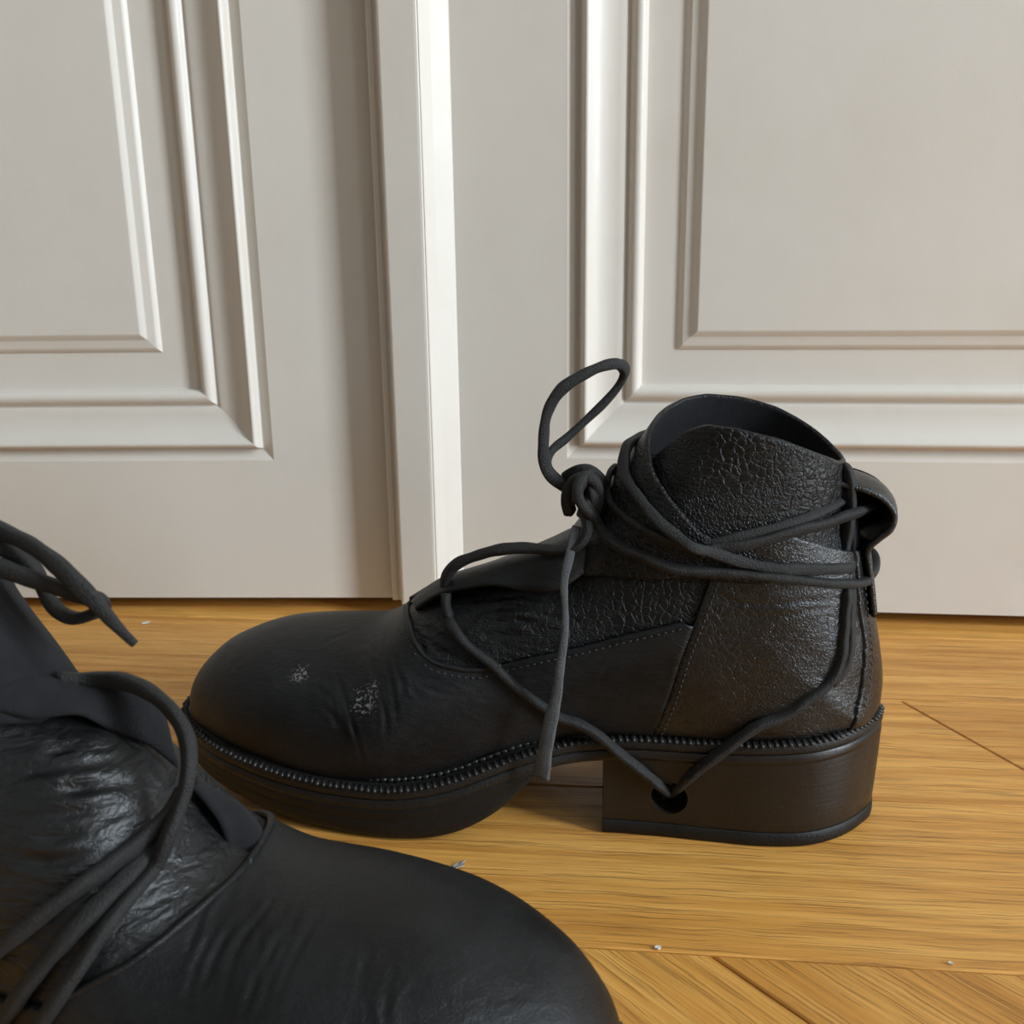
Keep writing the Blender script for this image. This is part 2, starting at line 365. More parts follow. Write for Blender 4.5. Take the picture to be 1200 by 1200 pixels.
def loft(ns=300, nr=70, sect=None):
    """Grid (ns, 2*nr+1, 3) from the far bottom edge over the top to the near bottom edge."""
    S = catmull(sect or SECT, ns)
    ph = np.linspace(0, 1, nr+1); s = .5*(1-np.cos(np.pi*ph))*.5 + ph*.5
    G = np.zeros((ns, 2*nr+1, 3))
    for i, (au, aw, bu, bw, W, We, sm) in enumerate(S):
        W = max(W, .5); We = min(max(We, 0.), W)
        lat = np.where(s <= sm, W*np.sqrt(np.clip(1-(np.clip(sm-s,0,1)/sm)**2.25, 0, 1)),
                       We+(W-We)*np.sqrt(np.clip(1-(np.clip(s-sm,0,1)/(1-sm))**2, 0, 1)))
        u = au+(bu-au)*s; w = aw+(bw-aw)*s
        G[i, nr:, 0] = u; G[i, nr:, 1] = lat; G[i, nr:, 2] = w
        G[i, :nr+1, 0] = u[::-1]; G[i, :nr+1, 1] = -lat[::-1]; G[i, :nr+1, 2] = w[::-1]
    return G

# ---------- ankle cuff: one sheet wound round the ankle, its outer end lapped over the near side ----------
CUFF_FRONT = ([96,108,116,120,130,143,155,165,175,184], [141,136,131.5,129,122,112.5,105,97.5,91,87])
CUFF_BACK = ([96,104,112,118,124,130,140,150,157,170,184], [8,10,13,17,20,21.5,22,22,22.5,24,26])
CUFF_HALF = ([96,116,130,150,165,184], [36,35.6,34.2,32.4,31.4,30.6])
CUFF_TOP = ([-275,-265,-255,-239,-226,-214,-200,-190,-180,-165,-145,-120,-95,-70,-45,-20,0,25,50,75,100,120,135,150],
            [131,134,141,150,156,161,166.5,169.5,172,174.8,177,177.5,176,172,166,160,157,158.5,164,170,174,174.5,171,160])
CUFF_BOT = ([-270,-215,-190,-170,-90,0,60,100,150], [117,112,106,104,110,112,114,117,110])
def cuff(nt=260, nk=44):
    th = np.linspace(150, -268, nt)
    G = np.zeros((nt, nk, 3))
    for i, t in enumerate(th):
        top = np.interp(t, *[np.array(x, float) for x in CUFF_TOP]); bot = np.interp(t, *[np.array(x, float) for x in CUFF_BOT])
        for k in range(nk):
            w = bot+(top-bot)*k/(nk-1)
            uf = np.interp(w, *CUFF_FRONT); ub = np.interp(w, *CUFF_BACK); b = np.interp(w, *CUFF_HALF)
            off = 1.0 + 3.2*np.clip((-150-t)/50., 0, 1)*(1 if t > -225 else .15+.85*np.clip((w-116)/16., 0, 1))          # outer lap lies over the inner one
            flare = 2.2*np.clip((-215-t)/45., 0, 1)*np.clip((w-120)/20., 0, 1)
            off += flare
            if t > 110: off -= 3.0*(t-110)/40.
            a = (uf-ub)/2; c = (uf+ub)/2
            ct, st = np.cos(np.radians(t)), np.sin(np.radians(t))
            x = -np.sign(ct)*abs(ct)**.92*(a+off); y = np.sign(st)*abs(st)**.92*(b+off)
            G[i, k] = (c+x, y, w)
    for k in range(2):                                           # soften the rim heights
        G[1:-1] = (G[:-2]+2*G[1:-1]+G[2:])/4
    return G
# the nearer boot: flatter vamp, tongue pushed further forward
TOP2 = [(217,74.5),(208,75.5),(200,79),(191,86),(184,96),(177,106),(168,114),(158,119),(149,124),(142,131),(137,139),
        (131,147),(127,152),(125,155),(123,157),(121,158.5),(120,160),(119,161.5),(118,163),(117,164),(116,165),(115,166),(114,167)]
SECT2 = [s if i < 11 else (TOP2[i-11][0], TOP2[i-11][1])+tuple(s[2:]) for i, s in enumerate(SECT)]
# ---------- seam and lace lines of the two boots, boot coordinates in mm ----------
SEAM = {
 'throat': [(203.6,4.7,84.9),(197.5,22.7,84.9),(192.4,32.6,80.3),(185.7,37.9,75.6),(175.6,39.3,73.4),(164.1,39.0,72.9),(155.0,37.7,75.5),(137.6,35.7,80.2),(124.4,34.9,83.7),(104.8,34.8,90.3),(82.4,35.5,97.7)],
 'strap': [(70.6,32.6,119.9),(74.4,34.1,107.6),(78.3,35.9,95.5),(82.3,36.8,83.0),(86.5,36.7,67.1),(90.7,35.3,53.6),(92.7,33.8,48.5)],
 'backseam': [(15.7,17.0,107.9),(13.7,18.3,95.4),(11.2,19.1,81.9),(11.5,21.1,68.6),(13.4,24.1,57.1)],
 'fold1': [(235.4,37.5,62.2),(228.2,45.1,54.4),(222.5,48.5,48.6),(216.0,50.9,38.6)],
 'fold2': [(227.5,34.4,65.2),(218.7,45.5,55.3),(214.8,49.8,46.0),(211.3,51.0,35.0)],
 'fold3': [(217.6,22.4,72.6),(209.6,36.8,67.5),(202.8,46.4,56.8),(200.2,49.9,43.2)],
 'fold4': [(208.7,19.3,77.8),(202.9,36.1,71.5),(198.5,45.2,60.4),(196.6,48.5,50.5)],
 'fold5': [(198.6,35.0,75.1),(189.5,42.3,67.4),(178.6,43.1,63.9),(164.5,41.7,63.0)],
 'fold6': [(237.7,21.2,70.9),(225.5,9.9,74.3),(211.0,11.2,78.5)],
 'crease1': [(47.0,35.4,80.8),(54.9,36.2,73.4),(64.6,36.6,65.5),(76.0,35.9,56.1)],
 'crease2': [(36.3,32.1,96.3),(47.1,35.3,82.6)],
 'crease3': [(71.2,34.1,107.7),(56.4,34.2,106.4),(36.8,31.0,107.2),(21.3,23.1,106.2)],
 'crease4': [(62.7,35.1,100.0),(43.2,33.2,102.4),(24.8,25.9,104.2)],
 'crease5': [(115.8,36.7,69.6),(110.7,36.2,77.2),(102.3,35.9,83.2)],
 'wr1': [(168.8,26.7,92.7),(156.1,26.3,96.2),(137.7,29.5,96.1)],
 'wr2': [(167.0,30.2,89.2),(151.9,29.8,92.5),(133.9,31.6,92.6)],
 'wr3': [(164.0,33.0,85.5),(151.5,32.7,87.6),(133.7,33.1,88.8)],
 'wr4': [(164.0,22.9,97.6),(149.1,24.4,100.4),(134.4,27.7,100.1)],
 'wr5': [(189.1,27.4,86.1),(180.4,33.0,83.1),(172.8,34.7,81.9)],
 'wr6': [(188.9,31.4,82.7),(179.8,36.1,79.0),(170.6,36.8,78.4)],
}
LACE = {
 'bow': [(127.9,18.0,144.1),(132.2,20.0,147.3),(138.3,21.0,153.4),(139.6,21.0,159.7),(139.7,20.0,167.5),(138.5,19.0,176.7),(133.1,18.0,186.2),(124.8,16.0,191.8),(116.7,13.0,195.2),(110.9,9.0,195.7),(108.4,5.0,192.5),(110.5,3.0,187.0),(116.2,4.0,179.8),(124.0,6.0,172.2),(132.3,10.0,164.6),(137.7,15.0,160.2),(138.8,17.0,155.3),(135.7,17.0,151.1),(131.0,15.0,146.8),(126.3,13.0,142.1)],
 'knot_a': [(128.8,22.0,137.2),(129.8,25.0,144.4),(128.6,24.0,149.8),(123.8,24.0,152.7),(118.8,23.0,150.9),(117.1,22.0,144.7),(118.2,20.0,137.0),(121.6,17.0,131.7)],
 'knot_b': [(120.2,19.0,152.3),(123.6,26.0,151.5),(125.3,29.0,147.6),(123.9,29.0,143.1),(120.7,27.0,138.8),(117.9,23.0,133.6)],
 'knot_c': [(131.0,15.0,149.3),(126.5,18.0,153.0),(121.6,19.0,153.7),(117.2,17.0,150.2),(115.8,13.0,143.2),(117.2,12.0,134.9)],
 'knot_d': [(121.2,22.0,149.5),(119.7,24.0,145.1),(120.1,22.0,138.9),(122.8,19.0,133.0)],
 'knot_e': [(124.7,15.0,148.4),(122.7,18.0,145.6),(121.9,18.0,141.4),(122.6,15.0,136.2)],
 'wrap_a': [(122.6,28.0,142.6),(119.5,25.0,137.6),(117.3,24.2,132.8),(113.0,29.5,129.2),(106.8,33.4,126.4),(99.4,36.4,124.6),(90.0,38.7,121.1),(73.3,38.6,119.8),(52.9,36.9,118.5),(34.8,32.0,115.5),(20.8,24.5,112.4),(11.2,15.9,110.7),(8.7,8.0,110.9),(5.6,2.0,113.4),(5.7,-3.0,116.2),(8.1,-8.0,117.2)],
 'wrap_b': [(7.9,-4.0,116.6),(9.1,4.0,115.0),(13.8,11.0,115.3),(21.3,23.4,118.4),(37.8,32.2,120.1),(50.5,35.6,121.4),(63.1,37.9,124.5),(73.6,40.3,128.5),(79.2,43.5,130.5),(84.3,41.5,133.4),(93.8,37.8,139.9),(100.9,31.4,146.7),(107.4,20.1,153.2),(107.0,8.0,161.9),(104.2,-4.0,162.4),(99.5,-18.0,162.4)],
 'wrap_c': [(112.1,-2.0,150.6),(114.1,9.0,150.2),(113.7,18.8,142.5),(106.5,29.9,137.9),(96.8,36.5,134.2),(86.2,39.7,131.0),(76.9,40.3,128.3)],
 'wrap_d': [(76.9,40.2,127.6),(71.0,37.1,128.6),(61.2,36.6,130.1),(51.0,34.8,132.6),(38.3,30.0,135.8),(28.5,23.8,136.4),(23.1,20.0,137.8),(16.2,14.0,138.4),(11.4,8.0,138.4),(7.5,0.0,138.2)],
 'wrap_e': [(73.7,36.5,130.1),(61.4,36.0,133.8),(49.3,33.7,136.9),(35.9,28.3,140.2),(27.5,21.6,142.2),(22.5,14.8,143.0)],
 'back_loop': [(23.9,2.0,150.3),(23.1,8.0,155.5),(21.0,12.0,155.8),(19.5,13.0,150.6),(18.7,13.0,143.7),(18.8,13.0,136.0),(19.2,13.0,127.9),(19.8,14.0,120.0),(19.8,15.0,113.5),(19.3,23.6,109.4),(19.7,25.7,100.4),(19.8,27.5,91.3),(21.1,29.7,80.6),(25.1,32.2,72.9),(33.1,35.2,66.6),(42.6,37.1,59.6),(51.0,39.0,56.5),(60.6,40.0,48.4),(70.3,39.5,39.0),(78.2,38.0,29.8),(82.9,33.0,22.1),(85.4,22.0,13.1)],
 'back_strand': [(15.7,9.0,123.2),(16.4,11.0,114.8),(17.1,21.4,109.1),(17.2,23.6,99.8),(16.4,24.9,90.6),(17.2,27.0,82.1),(20.2,28.9,75.4),(23.3,30.6,72.4)],
 'side_lace': [(85.1,20.0,11.9),(86.8,33.0,21.0),(90.3,38.0,26.4),(95.6,39.5,31.5),(105.8,40.0,39.9),(117.1,40.0,49.1),(124.1,40.0,52.8),(130.4,40.3,54.4),(137.0,40.8,58.8),(147.9,41.3,67.0),(159.6,39.8,77.1),(168.4,38.1,82.5),(174.9,35.3,88.4),(179.3,26.0,90.3),(180.9,26.0,96.4),(180.9,24.0,100.2)],
 'instep_lace': [(181.6,20.0,97.2),(182.8,19.0,102.6),(180.5,20.0,108.7),(175.7,21.0,113.4),(169.9,22.0,116.2),(159.3,24.0,120.3),(147.6,26.0,122.5),(137.8,28.0,122.8),(130.6,30.0,123.3),(124.6,31.0,125.7),(121.0,30.0,130.1),(121.3,27.0,134.2),(123.4,24.0,138.6)],
}
LACE_END = {
 'lace_end': [(125.6,26.0,132.0),(126.8,30.0,126.7),(127.8,33.0,121.5),(129.5,36.0,112.8),(128.8,39.0,103.1),(128.3,43.0,92.3),(129.6,46.0,81.8),(130.8,48.0,69.8),(133.1,49.0,58.1),(135.1,50.0,46.8),(137.2,50.0,32.4)],
}
FLAP = {
 'E2': [(195.8,17.0,89.9),(188.7,20.0,96.1),(180.4,23.0,101.0),(170.7,25.0,104.1),(159.2,28.0,106.8),(146.4,30.0,105.9),(132.2,31.0,107.6),(123.2,28.0,113.2),(116.5,18.0,116.5)],
 'E15': [(198.2,12.0,90.3),(189.9,15.0,97.3),(181.5,18.0,103.0),(171.7,20.0,106.8),(160.2,22.0,111.1),(147.1,25.0,115.6),(132.8,26.0,120.9),(123.7,24.0,123.5),(117.4,16.0,121.3)],
 'E1': [(201.6,3.0,87.6),(193.2,4.0,95.2),(185.0,5.0,100.7),(175.5,6.0,104.7),(163.7,8.0,109.3),(150.6,10.0,115.1),(135.8,11.0,122.1),(127.3,10.0,125.8),(120.5,6.0,124.9)],
 'E0': [(208.2,-14.0,78.5),(199.4,-13.0,86.9),(190.9,-12.0,92.6),(180.6,-11.0,96.7),(168.4,-10.0,101.7),(154.5,-9.0,108.2),(139.1,-8.0,116.2),(130.0,-8.0,120.5),(123.5,-10.0,120.9)],
}
LACE2 = {
 'front_loop': [(149.0,-2.1,127.5),(155.1,-6.0,126.4),(166.0,-5.0,128.1),(177.0,-3.0,127.5),(186.6,-0.0,124.0),(192.8,3.0,118.7),(195.2,6.0,113.6),(195.5,9.0,107.8),(194.5,12.0,101.8),(192.8,16.0,95.1),(190.0,17.5,88.7),(187.9,26.3,84.7),(185.5,33.0,80.5),(181.9,39.8,73.4),(177.3,44.2,65.6),(170.7,46.3,55.9)],
 'side_strand': [(194.1,8.0,105.7),(192.1,10.0,101.5),(189.1,12.0,97.9),(184.5,19.1,93.4),(177.0,31.3,88.7),(166.0,38.9,80.1),(156.4,41.4,71.7),(139.9,41.4,57.2)],
 'side_strand2': [(192.6,11.0,98.4),(188.6,11.4,92.4),(185.6,24.0,88.3),(179.0,35.7,80.9),(167.1,43.4,66.0),(156.7,44.1,51.5)],
 'bow_end': [(127.3,-4.0,173.2),(136.2,-3.0,170.0),(146.9,-1.0,167.7),(157.1,1.0,163.1),(164.1,2.0,158.0),(168.8,2.0,153.6),(173.4,2.0,148.5),(179.3,2.0,143.1)],
 'bow': [(131.1,2.0,163.0),(139.2,2.0,161.2),(147.1,1.0,158.6),(155.2,0.0,156.3),(161.4,-2.0,153.7),(165.1,-4.0,151.9),(164.0,-6.0,149.1),(159.5,-7.0,146.3),(152.7,-7.0,144.4),(147.4,-7.0,146.7),(145.2,-6.0,152.9),(143.8,-5.0,159.6),(140.2,-4.0,162.1),(135.5,-3.0,165.5),(127.3,-3.0,167.9)],
}
FLAP2 = {
 'E2': [(140.1,19.8,128.0),(145.6,16.0,126.6),(152.9,12.4,124.1),(161.9,5.6,122.9),(165.9,-1.0,115.5),(174.2,-4.0,111.1),(182.9,-5.0,104.1)],
 'E1': [(139.0,16.9,131.3),(143.4,11.7,131.0),(148.0,3.4,129.4),(152.0,-6.0,124.8),(162.0,-8.0,125.8),(170.0,-10.0,122.4),(175.0,-12.0,113.1)],
 'E0': [(136.8,14.4,131.3),(140.9,9.7,130.3),(145.2,1.9,128.3),(142.8,-16.0,120.3),(153.0,-19.0,120.4),(160.8,-21.0,116.9),(167.7,-21.0,108.6)],
}
FAR2 = {
 'E2': [(187.2,-6.0,97.6),(190.7,-7.0,92.1),(194.2,-7.0,86.7),(195.8,-7.0,79.8),(199.2,-3.0,73.6)],
 'E1': [(184.6,-13.0,93.7),(189.7,-14.0,90.1),(195.5,-14.0,86.0),(199.4,-14.0,80.2),(203.4,-11.0,74.9)],
 'E0': [(181.0,-18.0,90.1),(187.5,-19.0,86.9),(193.6,-20.0,82.1),(198.7,-19.0,76.7),(202.5,-17.0,71.5)],
}
SEAM2 = {
 'throat': [(202.9,-9.3,76.7),(203.7,2.3,76.9),(201.5,15.0,76.2),(197.9,25.2,74.2),(192.6,33.3,71.2),(184.1,39.3,67.3),(173.5,42.4,61.1)],
 'fold1': [(202.1,-3.7,77.5),(206.7,11.0,75.0),(207.7,27.7,69.5),(211.3,38.2,62.5)],
 'fold2': [(210.5,-10.0,74.3),(217.0,6.9,74.0),(216.2,23.5,70.5),(218.9,36.2,63.8)],
 'fold3': [(218.6,-12.4,73.3),(225.6,1.3,74.4),(224.9,16.9,72.4),(225.8,28.0,68.6)],
 'fold4': [(225.3,-14.8,72.9),(231.3,0.1,74.6),(231.5,20.5,71.5),(231.3,34.2,65.0)],
 'fold5': [(246.5,11.9,73.1),(250.0,22.8,69.7),(251.4,31.5,65.0)],
 'fold6': [(254.7,14.7,71.9),(257.8,22.7,68.9),(258.4,29.7,65.1)],
 'wr1': [(154.7,23.9,106.3),(168.0,17.3,107.1),(178.6,3.5,103.4)],
 'wr2': [(154.3,27.6,101.0),(168.4,22.0,102.4),(182.3,6.0,97.6)],
 'wr3': [(155.7,30.0,96.4),(170.2,25.3,97.2),(181.0,15.7,95.5)],
 'wr4': [(156.8,32.2,91.8),(169.7,28.6,93.0),(179.4,21.0,93.5)],
 'wr5': [(152.3,20.3,111.4),(165.4,13.3,111.6),(173.5,3.1,109.0)],
}

# ------------------------------------------------------------------ boot builders (mm, scaled to metres)
MM = .001
def pnoise(P, f, seed=0):
    r = np.random.default_rng(seed); out = np.zeros(P.shape[:-1])
    for k in range(9):
        d = r.normal(size=3); d /= np.linalg.norm(d); out += np.sin(P@d*f*r.uniform(.6, 1.7)+r.uniform(0, 6.28))
    return out/9*1.6
def poly_dist(Q, poly):
    """distance from points Q (n,2) to a polyline, and nearest points"""
    best = np.full(len(Q), 1e9); near = np.zeros_like(Q)
    for a, b in zip(poly[:-1], poly[1:]):
        d = b-a; t = np.clip(((Q-a)@d)/max(d@d, 1e-9), 0, 1); p = a+t[:, None]*d; r = np.linalg.norm(Q-p, axis=1)
        k = r < best; best[k] = r[k]; near[k] = p[k]
    return best, near
def inside(Q, poly):
    r = np.zeros(len(Q), bool); n = len(poly)
    for i in range(n):
        x1, y1 = poly[i]; x2, y2 = poly[(i+1) % n]
        c = ((y1 > Q[:, 1]) != (y2 > Q[:, 1]))
        with np.errstate(divide='ignore', invalid='ignore'):
            r ^= c & (Q[:, 0] < (x2-x1)*(Q[:, 1]-y1)/(y2-y1)+x1)
    return r
def grid_normals(G):
    a = np.gradient(G, axis=0); b = np.gradient(G, axis=1); n = np.cross(b, a)
    return n/np.maximum(np.linalg.norm(n, axis=2, keepdims=True), 1e-9)
def line2(P, m=60): return catmull(np.asarray(P, float), m)

def capsule(p, d, n, ln, wd, ht):
    """a small eight-sided stitch lying along d with normal n"""
    d = d/np.linalg.norm(d); s = np.cross(d, n); s /= max(np.linalg.norm(s), 1e-9); n = np.cross(s, d)
    V = [p-d*ln/2, p+d*ln/2]
    for t in (-.28, .28):
        for a in range(4):
            an = a*math.pi/2; V.append(p+d*ln*t+s*math.cos(an)*wd/2+n*math.sin(an)*ht/2)
    F = []
    for a in range(4):
        b = (a+1) % 4; F += [(0, 2+b, 2+a), (1, 6+a, 6+b), (2+a, 2+b, 6+b, 6+a)]
    return V, F
class Bag:
    def __init__(s): s.V = []; s.F = []
    def add(s, V, F):
        k = len(s.V); s.V += [tuple(v) for v in V]; s.F += [tuple(i+k for i in f) for f in F]

def sweep(P, wd, ht, step=1.6, taper=None, twist=0.0, nsec=12, wob=.12, seed=0, up=(0, 0, 1)):
    P = np.asarray(P, float); L = np.linalg.norm(np.diff(P, axis=0), axis=1).sum(); m = max(8, int(L/step))
    C = catmull(P, m)
    for _ in range(2): C[1:-1] = (C[:-2]+2*C[1:-1]+C[2:])/4
    T = np.gradient(C, axis=0); T /= np.linalg.norm(T, axis=1, keepdims=True)
    n = np.array(up, float); n -= T[0]*(n@T[0])
    if np.linalg.norm(n) < .1: n = np.array([1., 0, 0])-T[0]*T[0][0]
    n /= np.linalg.norm(n)
    r = np.random.default_rng(seed); V = []; ph = r.uniform(0, 6, 6)
    for i in range(m):
        n = n-T[i]*(n@T[i]); n /= np.linalg.norm(n); b = np.cross(T[i], n); x = i/(m-1)
        a0 = twist*x
        n2 = n*math.cos(a0)+b*math.sin(a0); b2 = -n*math.sin(a0)+b*math.cos(a0)
        sw, sh = (1, 1) if taper is None else taper(x)
        k = i*step
        sw *= 1+wob*math.sin(k*.21+ph[0])+wob*.6*math.sin(k*.63+ph[1]); sh *= 1+wob*math.sin(k*.27+ph[2])
        for j in range(nsec):
            an = 2*math.pi*j/nsec; c, s_ = math.cos(an), math.sin(an)
            c = math.copysign(abs(c)**.5, c); s_ = math.copysign(abs(s_)**.5, s_)
            V.append(C[i]+n2*c*wd/2*sw+b2*s_*ht/2*sh)
    F = grid_faces(m, nsec, True)+[tuple(range(nsec)), tuple(range((m-1)*nsec+nsec-1, (m-1)*nsec-1, -1))]
    return V, F
def sheet(G, th):
    """grid (n,m,3) -> closed sheet of thickness th, rounded rim"""
    n, m, _ = G.shape; N = grid_normals(G)
    def inset(k): pass
    A = G+N*th/2; B = G-N*th/2
    V = np.concatenate([A.reshape(-1, 3), B.reshape(-1, 3)]); F = grid_faces(n, m); k = n*m
    F += [tuple(i+k for i in reversed(f)) for f in grid_faces(n, m)]
    ring = [(0, j) for j in range(m)]+[(i, m-1) for i in range(1, n)]+[(n-1, j) for j in range(m-2, -1, -1)]+[(i, 0) for i in range(n-2, 0, -1)]
    V = list(map(tuple, V)); mid = {}
    cen = G.reshape(-1, 3)
    for (i, j) in ring:                      # a bulged rim line halfway through the thickness
        ii = min(max(i, 1), n-2); jj = min(max(j, 1), m-2); d = G[i, j]-G[ii, jj]; d = d/max(np.linalg.norm(d), 1e-9)
        mid[(i, j)] = len(V); V.append(tuple(G[i, j]+d*th*.42))
    for a, b in zip(ring, ring[1:]+ring[:1]):
        ia, ib = a[0]*m+a[1], b[0]*m+b[1]
        F += [(ia, ib, mid[b], mid[a]), (mid[a], mid[b], ib+k, ia+k)]
    return V, F

SOLE_PLAN = [(317, 0), (314.5, 11), (308.5, 20.5), (298, 31), (286, 39), (274, 44.5), (251, 51.5), (222, 56), (196, 56.8), (174, 53.6), (157, 48.8), (143, 44.2), (126, 39.2), (110, 37.2),
             (93, 36.8), (68, 37.6), (46, 37.8), (28, 34.4), (14, 26), (3.5, 14.5), (-2.2, 5), (-3.2, 0)]
WELT_TOP = ([-4, 0, 30, 68, 110, 126, 143, 157, 175, 196, 222, 251, 274, 297, 317], [49, 49, 47.6, 45.4, 43.8, 42.2, 38.6, 34.4, 28.4, 24.4, 23.6, 25, 27.4, 29.8, 31.5])
SOLE_BOT = ([128, 133, 136, 140, 147, 157, 168, 180, 196, 222, 251, 274, 297, 317], [36, 34.5, 32.5, 28.5, 20, 11, 5, 1.6, .3, .6, 3.4, 7.2, 11.4, 15.5])
def dense(tab):
    C = catmull(np.column_stack(tab).astype(float), 300); return C[:, 0], C[:, 1]
WELT_TOP = dense(WELT_TOP); SOLE_BOT = dense(SOLE_BOT)
def perimeter(n=230):
    H = catmull(np.array(SOLE_PLAN, float), n)
    H[0, 1] = 0; H[-1, 1] = 0
    return H                                     # near half, toe to heel
def around(H):
    """full closed loop: near side toe->heel, far side heel->toe, with outward normals"""
    P = np.concatenate([H, H[-2:0:-1]*np.array([1, -1])])
    t = np.roll(P, -1, 0)-np.roll(P, 1, 0); t /= np.linalg.norm(t, axis=1, keepdims=True)
    return P, np.stack([-t[:, 1], t[:, 0]], 1)*-1
def rings(P, N, prof):
    """prof: list of functions/values (inset, height array) -> vertex rings"""
    return [np.column_stack([P-N*np.asarray(i).reshape(-1, 1), h]) for i, h in prof]

def build_boot(name, label, rz, loc, sect, seam, lace, mirror, is_near):
    root = empty(name, loc, rz); tag(root, label, 'boot', 'pair of black lace-up boots')
    def add(nm, V, F, mat, parent=root, smooth=True, fix=False):
        o = mesh(nm, V, F, M[mat], parent, smooth, MM, mirror)
        if fix: fix_normals(o)
        return o
    # ---- sole, welt, heel
    H = perimeter(); P, N = around(H); n = len(P)
    wt = np.interp(P[:, 0], *WELT_TOP); wob = .25*np.sin(P[:, 0]*.33)+.2*np.sin(P[:, 1]*.5+1)
    full = lambda x: np.full(n, float(x))
    R = rings(P, N, [(full(12), wt+5.0), (full(9), wt+4.4), (full(7.4), wt+3.8+wob), (full(6.2), wt+2.4), (full(5.2), wt+1.5), (full(4.0), wt+1.2), (full(1.6), wt+.9), (full(.5), wt+.4),
                     (full(0), wt-.6), (full(-.1), wt-2.6), (full(.3), wt-3.6), (full(1.1), wt-4.2), (full(14), wt-4.2)])
    V = np.concatenate(R); F = grid_faces(len(R), n, True); welt = add('welt', V, F, 'welt', fix=True)
    R = rings(P, N, [(full(14), wt-4.1), (full(1.0), wt-4.1), (full(.3), wt-4.8), (full(.1), wt-7), (full(.1), wt-8.5), (full(3), wt-9)])
    V = np.concatenate(R); F = grid_faces(len(R), n, True)
    k = (len(R)-1)*n; m = n//2
    for i in range(0, m): a, b = k+i, k+(i+1); c, d = k+(n-i-1) % n, k+(n-i) % n; F.append((a, b, c, d) if i else (a, b, c))
    ms = add('midsole', V, F, 'welt', fix=True); ms.data.materials.append(M['heel'])
    for p_ in ms.data.polygons:
        if p_.center.x < .116: p_.material_index = 1
    # forepart outsole
    Hf = H[H[:, 0] > 131]; q = len(Hf); Pf = np.concatenate([Hf, Hf[:0:-1]*np.array([1, -1])])
    t = np.gradient(Pf, axis=0); t /= np.linalg.norm(t, axis=1, keepdims=True); Nf = np.stack([-t[:, 1], t[:, 0]], 1)*-1
    Nf[0] = (1, 0)
    top = np.interp(Pf[:, 0], *WELT_TOP)-8.4; bot = np.minimum(np.interp(Pf[:, 0], *SOLE_BOT), top-.3); hh = top-bot; f1 = lambda x: np.full(len(Pf), float(x))
    R = rings(Pf, Nf, [(f1(10), top), (f1(.15), top), (f1(.1), top-hh*.08), (f1(.1), top-hh*.30), (f1(.4), top-hh*.33), (f1(.2), top-hh*.37), (f1(.4), top-hh*.7), (f1(1.6), top-hh*.9), (f1(3.4), top-hh*.98), (f1(5.5), bot)])
    V = np.concatenate(R); nf = len(Pf); F = grid_faces(len(R), nf, False)
    for a in range(len(R)-1): F.append((a*nf+nf-1, (a+1)*nf+nf-1, (a+1)*nf, a*nf)) if False else None
    F = [f for f in F if f]; k = (len(R)-1)*nf
    F += [tuple((a*nf+nf-1, (a+1)*nf+nf-1, (a+1)*nf, a*nf)) for a in range(len(R)-1)]
    for i in range(0, q-1): a, b = k+i, k+i+1; c, d = k+(nf-i-1) % nf, k+(nf-i) % nf; F.append((a, b, c, d) if i else (a, b, c))
    add('outsole', V, F, 'rubber', fix=True)
    # stacked heel with the drilled lace hole, rubber lift below
    Hh = H[H[:, 0] < 113.5]; Ph = np.concatenate([Hh, Hh[-2::-1]*np.array([1, -1])])
    tn = np.gradient(Ph, axis=0); tn /= np.linalg.norm(tn, axis=1, keepdims=True); Nh = np.stack([-tn[:, 1], tn[:, 0]], 1)*-1
    front = [np.array([114.0-3.5*math.cos(x*math.pi/2), -Hh[0, 1]*x]) for x in np.linspace(-.9, .9, 9)][::-1]
    fr = np.array(front)[::-1] if front[0][1]*Ph[-1, 1] < 0 else np.array(front)
    Pq = np.concatenate([Ph, fr]); Nq = np.concatenate([Nh, np.zeros_like(fr)]); nh = len(Pq)
    ht = np.interp(Pq[:, 0], *WELT_TOP)-8.2
    def prism(prof):
        R = rings(Pq, Nq, prof); V = np.concatenate(R); F = grid_faces(len(R), nh, True)
        F += [tuple(range(nh)), tuple(range((len(R)-1)*nh+nh-1, (len(R)-1)*nh-1, -1))]
        return V, F
    fh = lambda x: np.full(nh, float(x))
    V, F = prism([(fh(.3), ht+.6), (fh(.2), ht-.6), (fh(.5), 6.6+(ht-6.6)*.66), (fh(1.0), 6.6+(ht-6.6)*.33), (fh(1.6), fh(7.2)), (fh(1.9), fh(6.6))])
    heel = add('heel_block', V, F, 'heel', fix=True)
    cut = bpy.data.meshes.new('cut'); bm = bmesh.new()
    bmesh.ops.create_cone(bm, cap_ends=True, segments=40, radius1=.0076, radius2=.0076, depth=.14,
                          matrix=Matrix.Translation((.0855, 0, .0192)) @ Matrix.Rotation(math.pi/2, 4, 'X')); bm.to_mesh(cut); bm.free()
    co = bpy.data.objects.new('cut', cut); COL.objects.link(co); co.parent = root
    md = heel.modifiers.new('hole', 'BOOLEAN'); md.operation = 'DIFFERENCE'; md.object = co; md.solver = 'EXACT'
    bpy.context.view_layer.update(); dg = bpy.context.evaluated_depsgraph_get()
    nm = bpy.data.meshes.new_from_object(heel.evaluated_get(dg)); heel.modifiers.clear(); heel.data = nm; heel.data.name = 'heel_block'
    bpy.data.objects.remove(co)
    for p_ in heel.data.polygons: p_.use_smooth = len(p_.vertices) <= 4
    try: heel.data.set_sharp_from_angle(angle=math.radians(40))
    except Exception: pass
